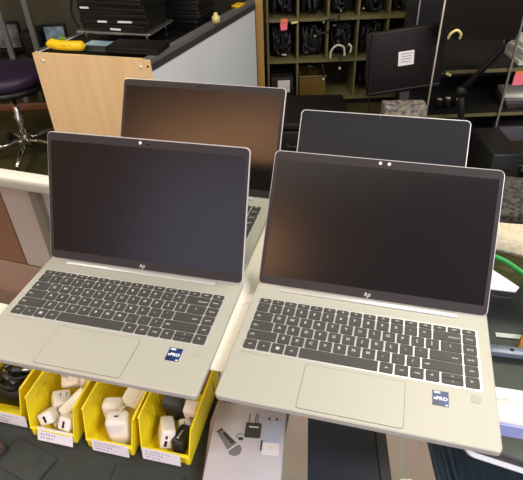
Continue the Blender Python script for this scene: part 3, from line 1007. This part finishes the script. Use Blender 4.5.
G = 'closed laptops stacked on the wooden counter'
z = 0.7495
sx, sy = -0.655, 2.825
t = thing('laptop_riser', 'low silver edged riser under the tall stack of black laptops', 'riser', (sx, sy, z), -0.30)
for i in (-1, 1):
    for j in (-1, 1):
        b = B(); tube(b, [(i * 0.17, j * 0.11, 0), (i * 0.17, j * 0.11, 0.036)], 0.004, 8); obj('leg', b, 'steel', t)
b = B(); prism(b, rrect(-0.205, 0.205, -0.145, 0.145, 0.01), 0.0362, 0.0462, bevel=0.002); obj('plate', b, 'steel', t)
z += 0.0465
ords = ['lowest', 'second from the bottom', 'third from the bottom', 'fourth from the bottom', 'fifth from the bottom', 'sixth from the bottom', 'topmost']
tags = [[(0.02, 0.06)], [(-0.06, 0.05), (0.06, 0.075)], [], [(-0.14, 0.05)], [], [], []]
for k in range(7):
    closed_laptop('black closed laptop, %s in the tall stack on the counter' % ords[k],
                  sx + random.uniform(-0.008, 0.008), sy + random.uniform(-0.01, 0.01), z, 0.375 - random.uniform(0, 0.03), 0.255 - random.uniform(0, 0.02), 0.030, -0.30 + random.uniform(-0.07, 0.07), 'dark', G, tags[k])
    z += 0.0306
z = 0.7495
for k in range(5):
    closed_laptop('black closed laptop, %s in the shorter stack behind' % ['lowest', 'second up', 'middle one', 'fourth up', 'topmost'][k],
                  -0.405 + random.uniform(-0.01, 0.01), 3.12 + random.uniform(-0.01, 0.01), z, 0.32, 0.23, 0.032, -0.35, 'darker', 'closed laptops in the shorter stack')
    z += 0.0326
closed_laptop('small black closed laptop lying alone at the front right corner of the counter', -0.55, 2.535, 0.7525, 0.27, 0.15, 0.026, ang_t + 0.02, 'dark')
b = B(); box(b, (-0.745, 2.575, 0.7515), (0.135, 0.075, 0.0035), rz=ang_t, bevel=0.001)
tag(obj('tablet', b, 'dgrey'), 'flat dark grey tablet on the counter between banana and small laptop', 'tablet')
b = B(); box(b, (-0.755, 2.675, 0.7495), (0.16, 0.08, 0.001), rz=ang_t)  # blue screen's reflection in the glass top, painted as a thin sheet
tag(obj('screen_reflection', b, 'blueimg'), 'pale blue screen reflection in the counter top, painted as a flat sheet', 'paper')
# banana
t = thing('banana', 'yellow banana with a green tip lying on the corner of the wooden counter', 'banana', (-0.892, 2.560, 0.7525), ang_t + 0.02)
pth = [(-0.088, 0.004, 0.040), (-0.080, 0.000, 0.033), (-0.055, -0.004, 0.029), (-0.02, -0.006, 0.027), (0.02, -0.005, 0.026), (0.055, -0.001, 0.026), (0.080, 0.006, 0.025), (0.096, 0.010, 0.024)]
pp = smooth_path(pth, 5)
rad = []
for k in range(len(pp)):
    s = k / (len(pp) - 1)
    rad.append(0.0235 * min(1, (max(s, 0.0) / 0.10 + 0.12) ** 0.5, ((1 - s) / 0.16 + 0.05) ** 0.6))
b = B(); tube(b, pp, rad, 12); obj('fruit', b, 'banana', t)
b = B(); tube(b, [(-0.022, 0.004, 0.050), (-0.012, 0.004, 0.058), (0.004, 0.002, 0.054)], [0.008, 0.009, 0.004], 8); tube(b, [(-0.02, 0.0, 0.05), (-0.028, 0.004, 0.066)], [0.006, 0.004], 8); obj('stem', b, 'green', t)
b = B()
for x, y in ((0.035, -0.0245), (0.008, -0.031), (0.05, -0.020)):
    box(b, (x, y - 0.0003, 0.034), (0.004, 0.002, 0.003))
obj('spots', b, 'brownbag', t)
b = B()
lathe(b, [(0, 0), (0.022, 0), (0.022, 0.03), (0.010, 0.04), (0.010, 0.05), (0, 0.05)], 16, c=(-0.20, 2.98, 0.7525))
tag(obj('small_jar', b, 'ycable'), 'small pale green jar near the white edge of the counter', 'jar')
b = B(); box(b, (-0.085, 3.34, 0.758), (0.05, 0.09, 0.01), rz=-0.4, bevel=0.002)
tag(obj('yellow_pad', b, 'banana'), 'yellow note pad at the far end of the counter', 'pad')

# ------------------------------------------------------------------ stool
t = thing('swivel_stool', 'purple seated swivel stool with chrome star base left of the wooden counter', 'stool', (-1.43, 2.99, 0), 0.35)
b = B(); lathe(b, [(0.0, 0.46), (0.19, 0.46), (0.215, 0.475), (0.222, 0.50), (0.215, 0.528), (0.18, 0.540), (0.0, 0.545)], 40); obj('seat', b, 'purple', t)
b = B(); lathe(b, [(0.0, 0.425), (0.205, 0.428), (0.217, 0.44), (0.217, 0.462), (0.0, 0.4595)], 40); obj('seat_skirt', b, 'darker', t)
b = B(); lathe(b, [(0.0, 0.10), (0.026, 0.10), (0.026, 0.27), (0.018, 0.28), (0.018, 0.425), (0.0, 0.425)], 20); obj('column', b, 'chrome', t)
b = B(); lathe(b, [(0.0, 0.07), (0.040, 0.07), (0.040, 0.115), (0.028, 0.125), (0.0, 0.125)], 20); obj('hub', b, 'chrome', t)
for k in range(5):
    a = 2 * PI * k / 5 - 0.35 + math.radians(-83)
    c, s = math.cos(a), math.sin(a)
    b = B(); tube(b, [(0.03 * c, 0.03 * s, 0.105), (0.16 * c, 0.16 * s, 0.092), (0.30 * c, 0.30 * s, 0.070)], [0.019, 0.016, 0.012], 10); lg = obj('leg', b, 'chrome', t)
    b = B()
    tube(b, [(0.30 * c, 0.30 * s, 0.075), (0.30 * c, 0.30 * s, 0.05)], 0.007, 8)
    for q in (-1, 1):
        tube(b, [(0.30 * c - s * q * 0.006, 0.30 * s + c * q * 0.006, 0.025), (0.30 * c - s * q * 0.02, 0.30 * s + c * q * 0.02, 0.025)], 0.0245, 14)
    obj('caster', b, 'rubber', lg)

# ------------------------------------------------------------------ far left, low bench with monitors
t = thing('low_bench', 'low dark bench against the far wall behind the stool', 'bench', (-1.95, 4.0, 0))
b = B(); box(b, (0, 0, 0.31), (1.9, 0.24, 0.03), bevel=0.003); obj('bench_top', b, 'dgrey', t)
for x in (-0.9, -0.3, 0.3, 0.9):
    b = B(); box(b, (x, 0, 0.148), (0.03, 0.2, 0.294)); obj('support', b, 'walld', t)


def flat_monitor(lb, x, y, z, w, h, face, rz=0, cat='monitor'):
    t = thing('monitor', lb, cat, (x, y, z), rz)
    b = B(); box(b, (0, 0, h / 2 + 0.05), (w, 0.03, h), bevel=0.004); obj('housing', b, 'dark', t)
    b = B(); box(b, (0, -0.0155, h / 2 + 0.05), (w - 0.03, 0.001, h - 0.03)); obj('panel', b, face, t)
    b = B(); box(b, (0, 0, 0.006), (w * 0.5, 0.14, 0.012), bevel=0.002); box(b, (0, 0.005, 0.03), (0.05, 0.02, 0.05)); obj('stand', b, 'dark', t)
    return t


flat_monitor('monitor with a grey picture on the low bench, left of the posts', -1.82, 3.98, 0.326, 0.26, 0.19, 'greyimg')
flat_monitor('small monitor with a pale blue picture on the low bench above the banana', -1.44, 3.97, 0.326, 0.17, 0.165, 'blueimg')
t = thing('computer_tower', 'black computer tower between the two monitors on the low bench', 'computer', (-1.60, 4.0, 0.326))
b = B(); box(b, (0, 0, 0.09), (0.13, 0.2, 0.18), bevel=0.004); obj('housing', b, 'darker', t)
b = B(); box(b, (0, -0.101, 0.13), (0.09, 0.002, 0.02)); obj('drive_bay', b, 'dark', t)
for k, (x, y) in enumerate(((-1.735, 3.83), (-1.545, 3.83))):
    t = thing('metal_post', ['thin grey upright post left of the computer tower', 'thin grey upright post right of the computer tower'][k], 'post', (x, y, 0))
    b = B(); box(b, (0, 0, 0.5), (0.035, 0.025, 1.0)); obj('upright', b, 'grey', t)
    b = B(); box(b, (0, 0, 0.004), (0.08, 0.045, 0.008)); obj('foot', b, 'grey', t)
b = B(); tube(b, smooth_path([(-1.34, 4.185, 1.0), (-1.33, 4.185, 0.7), (-1.36, 4.185, 0.58), (-1.33, 4.18, 0.47), (-1.27, 4.17, 0.40), (-1.22, 4.16, 0.36)]), 0.005, 6)
tag(obj('wall_cable', b, 'cable'), 'dark cable hanging down the far wall right of the blue picture', 'cable')

# ------------------------------------------------------------------ cubby shelf with cables
CX = [0.095, 0.295, 0.495, 0.695, 0.895, 1.095]
CZ = [0.055, 0.325, 0.595, 0.87]
YF, YB = 3.60, 3.92
t = thing('cubby_shelf', 'olive painted cubby shelf full of cables against the far wall', 'shelf')
b = B(); box(b, ((CX[0] + CX[-1]) / 2, YB + 0.008, 0.47), (1.02, 0.014, 0.90)); obj('back_panel', b, 'carpet', t)
for z_ in CZ:
    b = B(); box(b, (0.595, (YF + YB) / 2, z_), (1.02, YB - YF, 0.022)); obj('shelf_board', b, 'olive', t)
for i, x in enumerate(CX):
    for j in range(3):
        if j == 0 and i in (2, 4):
            continue
        b = B(); box(b, (x, (YF + YB) / 2 + 0.002, (CZ[j] + CZ[j + 1]) / 2), (0.014, YB - YF - 0.01, CZ[j + 1] - CZ[j] - 0.024)); obj('divider', b, 'olive', t)
b = B(); box(b, (0.595, (YF + YB) / 2, 0.022), (1.0, 0.28, 0.04)); obj('plinth', b, 'dark', t)
b = B(); box(b, (0.040, 3.585, 0.72), (0.05, 0.11, 1.44), bevel=0.003)
tag(obj('wood_post', b, 'post'), 'tall tan wooden post at the end of the white counter side', 'post')


def cable_bundle(lb, x0, x1, z0, z1, n, seed, loops=3, m2=None, yoff=0.0):
    """a jumble: loose coils low down, strands drooping from the back and over the front"""
    rng = random.Random(seed)
    t = thing('cable_bundle', lb, 'cables', ((x0 + x1) / 2, YF + 0.14 + yoff, z0 + 0.012), 0, 'cable bundles in the cubby shelf')
    w = (x1 - x0) / 2 - 0.040; h = z1 - z0 - 0.03
    for k in range(n):
        b = B()
        pts = []
        if k % 3 == 0:
            cx = rng.uniform(-0.3, 0.3) * w; cz = h * rng.uniform(0.35, 0.6)
            ph = rng.uniform(0, 6.28); cy = rng.uniform(-0.08, 0.05)
            for q in range(18):
                a = ph + q / 17 * loops * 2 * PI * 0.7
                f = rng.uniform(0.75, 1.0)
                pts.append((cx + (w - abs(cx)) * f * math.cos(a), cy + 0.03 * math.sin(2.3 * a + k), min(h - 0.01, max(0.01, cz + 0.42 * h * f * math.sin(a)))))
        else:
            x = rng.uniform(-0.9, 0.9) * w
            nseg = rng.randint(5, 8)
            for q in range(nseg + 1):
                z = h * (0.93 if q % 2 == 0 else 0.06) * rng.uniform(0.75, 1.0)
                x = max(-w, min(w, x + rng.uniform(-0.45, 0.45) * w))
                pts.append((x, rng.uniform(-0.10, 0.08), max(0.012, z)))
        tube(b, smooth_path(pts, 4), rng.uniform(0.006, 0.0105), 6)
        cord = obj('cord', b, 'cable', t)
        b = B(); p = Vector(pts[-1]); box(b, p, (0.012, 0.03, 0.010), rz=rng.uniform(0, 3), bevel=0.002)
        obj('plug', b, 'wcable' if rng.random() < 0.25 else 'dark', cord)
    return t


rown = ['bottom', 'middle', 'top']
coln = ['first', 'second', 'third', 'fourth', 'fifth']
for j in (1, 2):
    for i in range(5):
        if j == 1 and i == 4:
            continue
        cable_bundle('tangle of black cables, %s row of the cubby shelf, %s cubby from left' % (rown[j], coln[i]),
                     CX[i], CX[i + 1], CZ[j] + 0.012, CZ[j + 1] - 0.012, 13, 11 * i + j)
cable_bundle('tangle of black cables in the bottom row of the cubby shelf, at its right end', CX[3] + 0.02, CX[5] - 0.02, CZ[0] + 0.012, CZ[1] - 0.012, 6, 5)
# cubby shelf details
b = B(); prism(b, [(0.160, 0), (0.200, 0.003), (0.205, 0.05), (0.190, 0.075), (0.165, 0.07), (0.155, 0.04)], 0, 0.002)
o = tag(obj('sticky_note', b, 'pink'), 'pink paper note hanging from the upper shelf edge, left end', 'note')
o.rotation_euler = (PI / 2, 0, 0); o.location = (0.022, 3.596, 0.535)
b = B(); box(b, (0.203, 3.587, 0.598), (0.045, 0.002, 0.024))
tag(obj('sticky_note', b, 'orange'), 'orange paper note on the shelf edge just above the pink note', 'note')
b = B(); box(b, (0.272, 3.59, 0.583), (0.045, 0.012, 0.012), rz=0, rot=Matrix.Rotation(-0.15, 3, 'Y'), bevel=0.002)
tag(obj('plug', b, 'ycable'), 'pale yellow plug on the shelf edge right of the pink note', 'plug')
for lb, pts in (('white cable arching in the middle row of the cubby shelf, longer one', [(0.515, 3.57, 0.345), (0.52, 3.565, 0.40), (0.555, 3.56, 0.435), (0.60, 3.565, 0.42), (0.612, 3.57, 0.36)]),
                ('short white cable end right of the arching white cable', [(0.632, 3.57, 0.44), (0.652, 3.565, 0.42), (0.648, 3.57, 0.38)])):
    b = B(); tube(b, smooth_path(pts), 0.007, 8); tag(obj('white_cable', b, 'wcable'), lb, 'cable')
for lb, pts in (('silver plug tips dangling over the upper shelf edge, left one', [(0.47, 3.575, 0.585), (0.50, 3.57, 0.60), (0.535, 3.57, 0.602)]),
                ('silver plug tips dangling over the upper shelf edge, lower one', [(0.415, 3.575, 0.50), (0.45, 3.57, 0.515), (0.50, 3.57, 0.52)]),
                ('silver plug tips dangling over the upper shelf edge, right one', [(0.57, 3.575, 0.64), (0.56, 3.57, 0.60), (0.545, 3.57, 0.575)])):
    t = thing('cable_end', lb, 'cable', (0, 0, 0))
    b = B(); tube(b, pts[:2] + [pts[2]], 0.006, 8); obj('cord', b, 'cable', t)
    b = B(); q0 = Vector(pts[0]); q1 = q0 + (Vector(pts[0]) - Vector(pts[1])).normalized() * 0.016; tube(b, [q0, q1], 0.007, 8); obj('tip', b, 'steel', t)
# bottom row: small carton with label, amber bin, cables with pale ends
t = thing('carton', 'small dark box with a white label in the bottom left cubby', 'box', (0.19, 3.72, CZ[0] + 0.0115))
b = B(); box(b, (0, 0, 0.075), (0.155, 0.24, 0.150), bevel=0.003); obj('box_body', b, 'carpet', t)
b = B(); box(b, (0.01, -0.1208, 0.088), (0.085, 0.001, 0.085)); obj('label', b, 'label', t)
t = thing('storage_bin', 'amber see-through bin in the bottom row of the cubby shelf', 'bin', (0.402, 3.72, CZ[0] + 0.0115))
b = B()
for x in (-0.088, 0.088):
    box(b, (x, 0, 0.075), (0.005, 0.24, 0.150))
for y in (-0.118, 0.118):
    box(b, (0, y, 0.075), (0.171, 0.005, 0.150))
box(b, (0, 0, 0.003), (0.171, 0.23, 0.006))
obj('tub', b, 'amber', t)
b = B()
box(b, (0, -0.122, 0.150), (0.195, 0.008, 0.012), bevel=0.002)
obj('rim', b, 'olive', t)
cable_bundle('grey headset cable heaped on the amber bin', 0.33, 0.475, CZ[0] + 0.165, CZ[1] - 0.012, 3, 77, 2)
for lb, x, z in (('cable with pale plug hanging below the amber bin', 0.265, 0.075), ('cable with pale plug right of the amber bin', 0.475, 0.20), ('cable with pale plug hanging in the middle of the bottom row', 0.585, 0.27)):
    t = thing('cable_end', lb, 'cable', (x, 3.58, z))
    b = B(); tube(b, smooth_path([(0.0, 0, 0.012), (0.004, 0, 0.05), (-0.01, 0.02, 0.10)]), 0.004, 6); obj('cord', b, 'cable', t)
    b = B(); box(b, (0, 0, 0.004), (0.014, 0.010, 0.016), bevel=0.003); obj('plug', b, 'wcable', t)

# black equipment case behind the fourth laptop
t = thing('equipment_case', 'black hard case with handle behind the slim glossy laptop', 'case', (0.27, 2.9, 0), -0.06)
b = B(); box(b, (0, 0, 0.115), (0.50, 0.42, 0.23), bevel=0.015); obj('case_body', b, 'dark', t)
b = B(); box(b, (0, 0, 0.255), (0.51, 0.43, 0.045), bevel=0.012); obj('case_lid', b, 'dark', t)
b = B(); tube(b, smooth_path([(-0.08, -0.215, 0.16), (-0.08, -0.24, 0.15), (0.08, -0.24, 0.15), (0.08, -0.215, 0.16)]), 0.008, 8); obj('handle', b, 'darker', t)
for x in (-0.18, 0.18):
    b = B(); box(b, (x, -0.217, 0.225), (0.05, 0.012, 0.05), bevel=0.003); obj('latch', b, 'dgrey', t)

# ------------------------------------------------------------------ metal rack, monitors and clutter at right
RYF = 2.62
t = thing('metal_rack', 'black shelving rack with silver uprights behind the right laptops', 'rack')
for x, y in ((0.96, 3.19), (1.30, RYF), (1.95, 3.2), (1.95, RYF)):
    ht = 1.24
    b = B(); box(b, (x, y, ht / 2), (0.010, 0.010, ht)); obj('upright', b, 'steel', t)
for z_ in (0.31, 0.55):
    b = B(); box(b, (1.415, 2.915, z_), (1.05, 0.55, 0.018)); sb = obj('shelf_board', b, 'carpet', t)
    b = B(); box(b, (1.415, 2.638, z_), (1.05, 0.004, 0.018)); obj('front_edge', b, 'olive', sb)
b = B(); box(b, (1.415, 3.205, 0.45), (1.05, 0.008, 0.9)); obj('back_panel', b, 'darker', t)

t = thing('side_table', 'low black side table carrying the monitor turned back to front', 'table', (0.715, 2.475, 0))
b = B(); box(b, (0, 0, 0.305), (0.32, 0.22, 0.02), bevel=0.003); obj('table_top', b, 'carpet', t)
for i in (-1, 1):
    for j in (-1, 1):
        b = B(); box(b, (i * 0.145, j * 0.095, 0.1475), (0.02, 0.02, 0.295)); obj('leg', b, 'dark', t)
t = thing('monitor', 'black monitor turned back to front with a white label, left of the silver upright', 'monitor', (0.715, 2.49, 0.3155), 0.10)
tilt = Matrix.Rotation(-0.08, 3, 'Y')
b = B(); box(b, (0, 0, 0.353), (0.37, 0.031, 0.30), rot=tilt, bevel=0.006); obj('back_shell', b, 'dark', t)
b = B(); box(b, (0.005, -0.0165, 0.219), (0.357, 0.004, 0.004), rot=tilt); obj('lower_seam', b, 'dgrey', t)
b = B(); box(b, (0.0, -0.0168, 0.368), (0.076, 0.0015, 0.067), rot=tilt)
for k in range(4):
    box(b, (0.0, -0.0178, 0.390 - 0.0125 * k), (0.049, 0.0006, 0.0027), rot=tilt, mi=1)
obj('label', b, ['label', 'ink'], t)
b = B(); box(b, (0.02, 0.0, 0.116), (0.045, 0.018, 0.21)); box(b, (0.02, 0, 0.006), (0.21, 0.15, 0.012), bevel=0.002); obj('stand', b, 'dgrey', t)
b = B(); tube(b, smooth_path([(-0.176, -0.024, 0.50), (-0.176, -0.026, 0.40), (-0.165, -0.026, 0.20), (-0.155, -0.03, 0.02)]), 0.0035, 6); obj('side_cable', b, 'cable', t)

t = thing('monitor', 'large black monitor on a jointed arm at the top right', 'monitor', (1.12, 2.50, 0))
Rm = Matrix.Rotation(0.10, 3, 'Z') @ Matrix.Rotation(0.07, 3, 'Y')
b = B(); box(b, (-0.10, -0.08, 0.955), (0.375, 0.03, 0.36), rot=Rm, bevel=0.004); obj('housing', b, 'dark', t)
b = B(); box(b, Vector((-0.10, -0.08, 0.955)) + Rm @ Vector((0, -0.0155, 0.003)), (0.36, 0.001, 0.338), rot=Rm); obj('screen', b, 'screen', t)
b = B(); box(b, (-0.05, -0.03, 0.92), (0.16, 0.06, 0.10)); obj('mount', b, 'dgrey', t)
b = B(); tube(b, [(0.06, 0.0, 0.90), (0.075, 0, 0.74), (0.06, 0, 0.70), (-0.10, 0, 0.50)], [0.014, 0.014, 0.014, 0.016], 10); obj('upper_arm', b, 'dark', t)
b = B(); tube(b, [(-0.10, 0, 0.50), (-0.075, 0, 0.40), (-0.05, 0.0, 0.02)], 0.016, 10); obj('lower_arm', b, 'dark', t)
b = B(); lathe(b, [(0, 0), (0.11, 0), (0.11, 0.018), (0, 0.018)], 24, c=(-0.05, 0, 0)); obj('foot', b, 'darker', t)
b = B(); lathe(b, [(0, -0.02), (0.024, -0.02), (0.024, 0.02), (0, 0.02)], 14); o = obj('joint', b, 'dark', t); o.location = (-0.10, 0, 0.50); o.rotation_euler = (PI / 2, 0, 0)
b = B(); tube(b, smooth_path([(0.868, 2.385, 0.792), (0.872, 2.375, 0.815), (0.895, 2.37, 0.830), (0.918, 2.375, 0.812), (0.920, 2.385, 0.790)]), 0.006, 8)
tag(obj('cable_loop', b, 'ycable'), 'pale cable loop hooked on the lower edge of the top right monitor', 'cable')
t = thing('cable_end', 'cable with a pale yellow plug hanging beside the left upright of the rack', 'cable', (0.965, 2.60, 0.56))
b = B(); tube(b, smooth_path([(-0.035, 0, 0.35), (-0.032, 0, 0.10), (-0.02, 0, 0.02), (0.0, 0, 0.0)]), 0.006, 8); obj('cord', b, 'cable', t)
b = B(); tube(b, [(0.0, 0, 0.0), (0.028, 0, -0.014)], 0.007, 8); obj('plug', b, 'ycable', t)

t = thing('metal_post', 'thin silver post at the right edge of the turned monitor', 'post', (0.812, 2.345, 0))
b = B(); tube(b, [(0, 0, 0.008), (0, 0, 1.02)], 0.0042, 8); obj('upright', b, 'greypost', t)
b = B(); lathe(b, [(0, 0), (0.03, 0), (0.03, 0.008), (0, 0.008)], 14); obj('foot', b, 'dgrey', t)

# small things on the rack
t = thing('carton', 'small patterned carton behind the slim glossy laptop', 'box', (0.685, 2.29, 0.0), -0.06)
b = B(); box(b, (0, 0, 0.267), (0.195, 0.09, 0.534), bevel=0.003); obj('box_body', b, 'carton', t)
for k, (x, w, hgt) in enumerate(((1.01, 0.04, 0.050), (1.055, 0.04, 0.055), (1.115, 0.045, 0.045))):
    t = thing('bottle', ['dark bottle with pale cap on the lower rack shelf, left of three', 'dark bottle with pale cap on the lower rack shelf, middle of three', 'dark bottle with pale cap on the lower rack shelf, right of three'][k], 'bottle', (x, 2.74, 0.3195), 0, 'dark bottles on the lower rack shelf')
    b = B(); lathe(b, [(0, 0), (w / 2, 0), (w / 2, hgt * 0.75), (0.013, hgt * 0.9), (0, hgt * 0.9)], 16); obj('bottle_body', b, 'dark', t)
    b = B(); lathe(b, [(0, hgt * 0.901), (0.014, hgt * 0.901), (0.014, hgt), (0, hgt)], 14); obj('cap', b, 'wcable', t)
for k, (z_, w) in enumerate(((0.5595, 0.22), (0.5855, 0.21), (0.6115, 0.22), (0.6375, 0.20))):
    b = B(); box(b, (1.475, 2.78, z_ + 0.0125), (w, 0.24, 0.025), rz=0.05 * (k - 1), bevel=0.002)
    tag(obj('paper_stack', b, 'paper'), 'grey white bundle of papers on the upper rack shelf, %s in its pile' % ['lowest', 'second up', 'third up', 'topmost'][k], 'paper', 'bundles of paper on the rack')
b = B(); box(b, (1.365, 2.634, 0.497), (0.055, 0.002, 0.055), bevel=0)
tag(obj('sticky_note', b, 'pink'), 'bright pink note hanging below the upper rack shelf at the right edge', 'note')
b = B(); box(b, (1.365, 2.6345, 0.533), (0.05, 0.0025, 0.016))
tag(obj('sticky_note', b, 'orange'), 'orange note above the bright pink note at the right edge', 'note')
for k, (z_, m_) in enumerate(((0.3195, 'carpet'), (0.3385, 'dgrey'), (0.3575, 'grey'), (0.3765, 'wcable'))):
    b = B(); box(b, (1.455, 2.76, z_ + 0.009), (0.20, 0.16, 0.018), rz=-0.08 * k + 0.1, bevel=0.003)
    tag(obj('slim_device', b, m_), ['dark slim device, bottom of the small pile on the lower rack shelf', 'dark grey slim device, second in the small pile on the lower rack shelf', 'grey slim device, third in the small pile on the lower rack shelf', 'white slim device on top of the small pile on the lower rack shelf'][k], 'device')
t = thing('computer_tower', 'black computer tower on the floor under the rack arm', 'computer', (1.085, 2.15, 0.0), 0.0)
b = B(); box(b, (0, 0, 0.20), (0.13, 0.28, 0.40), bevel=0.006); obj('housing', b, 'darker', t)
b = B(); box(b, (0, -0.141, 0.32), (0.09, 0.003, 0.02)); obj('drive_bay', b, 'dark', t)
# grey storage cabinet foot and cable heap at the right, on the floor
b = B(); box(b, (1.75, 2.97, 0.05), (0.55, 0.10, 0.10), bevel=0.004)
tag(obj('floor_box', b, 'grey'), 'low grey box on the floor behind the cable heap at right', 'box')
t = thing('cable_heap', 'heap of dark cables with pale tips behind the black foam block', 'cables', (1.47, 2.42, 0))
for k in range(7):
    rng = random.Random(40 + k)
    b = B()
    pts = [(rng.uniform(-0.15, 0.15), rng.uniform(-0.1, 0.1), 0.014 + 0.28 * abs(math.sin(1.3 * q + k)) * (0.4 + 0.1 * q / 3)) for q in range(7)]
    tube(b, smooth_path(pts, 5), 0.011, 7); cd = obj('cord', b, 'cable', t)
    b = B(); box(b, pts[3], (0.02, 0.02, 0.02), bevel=0.004); obj('tip', b, 'wcable', cd)
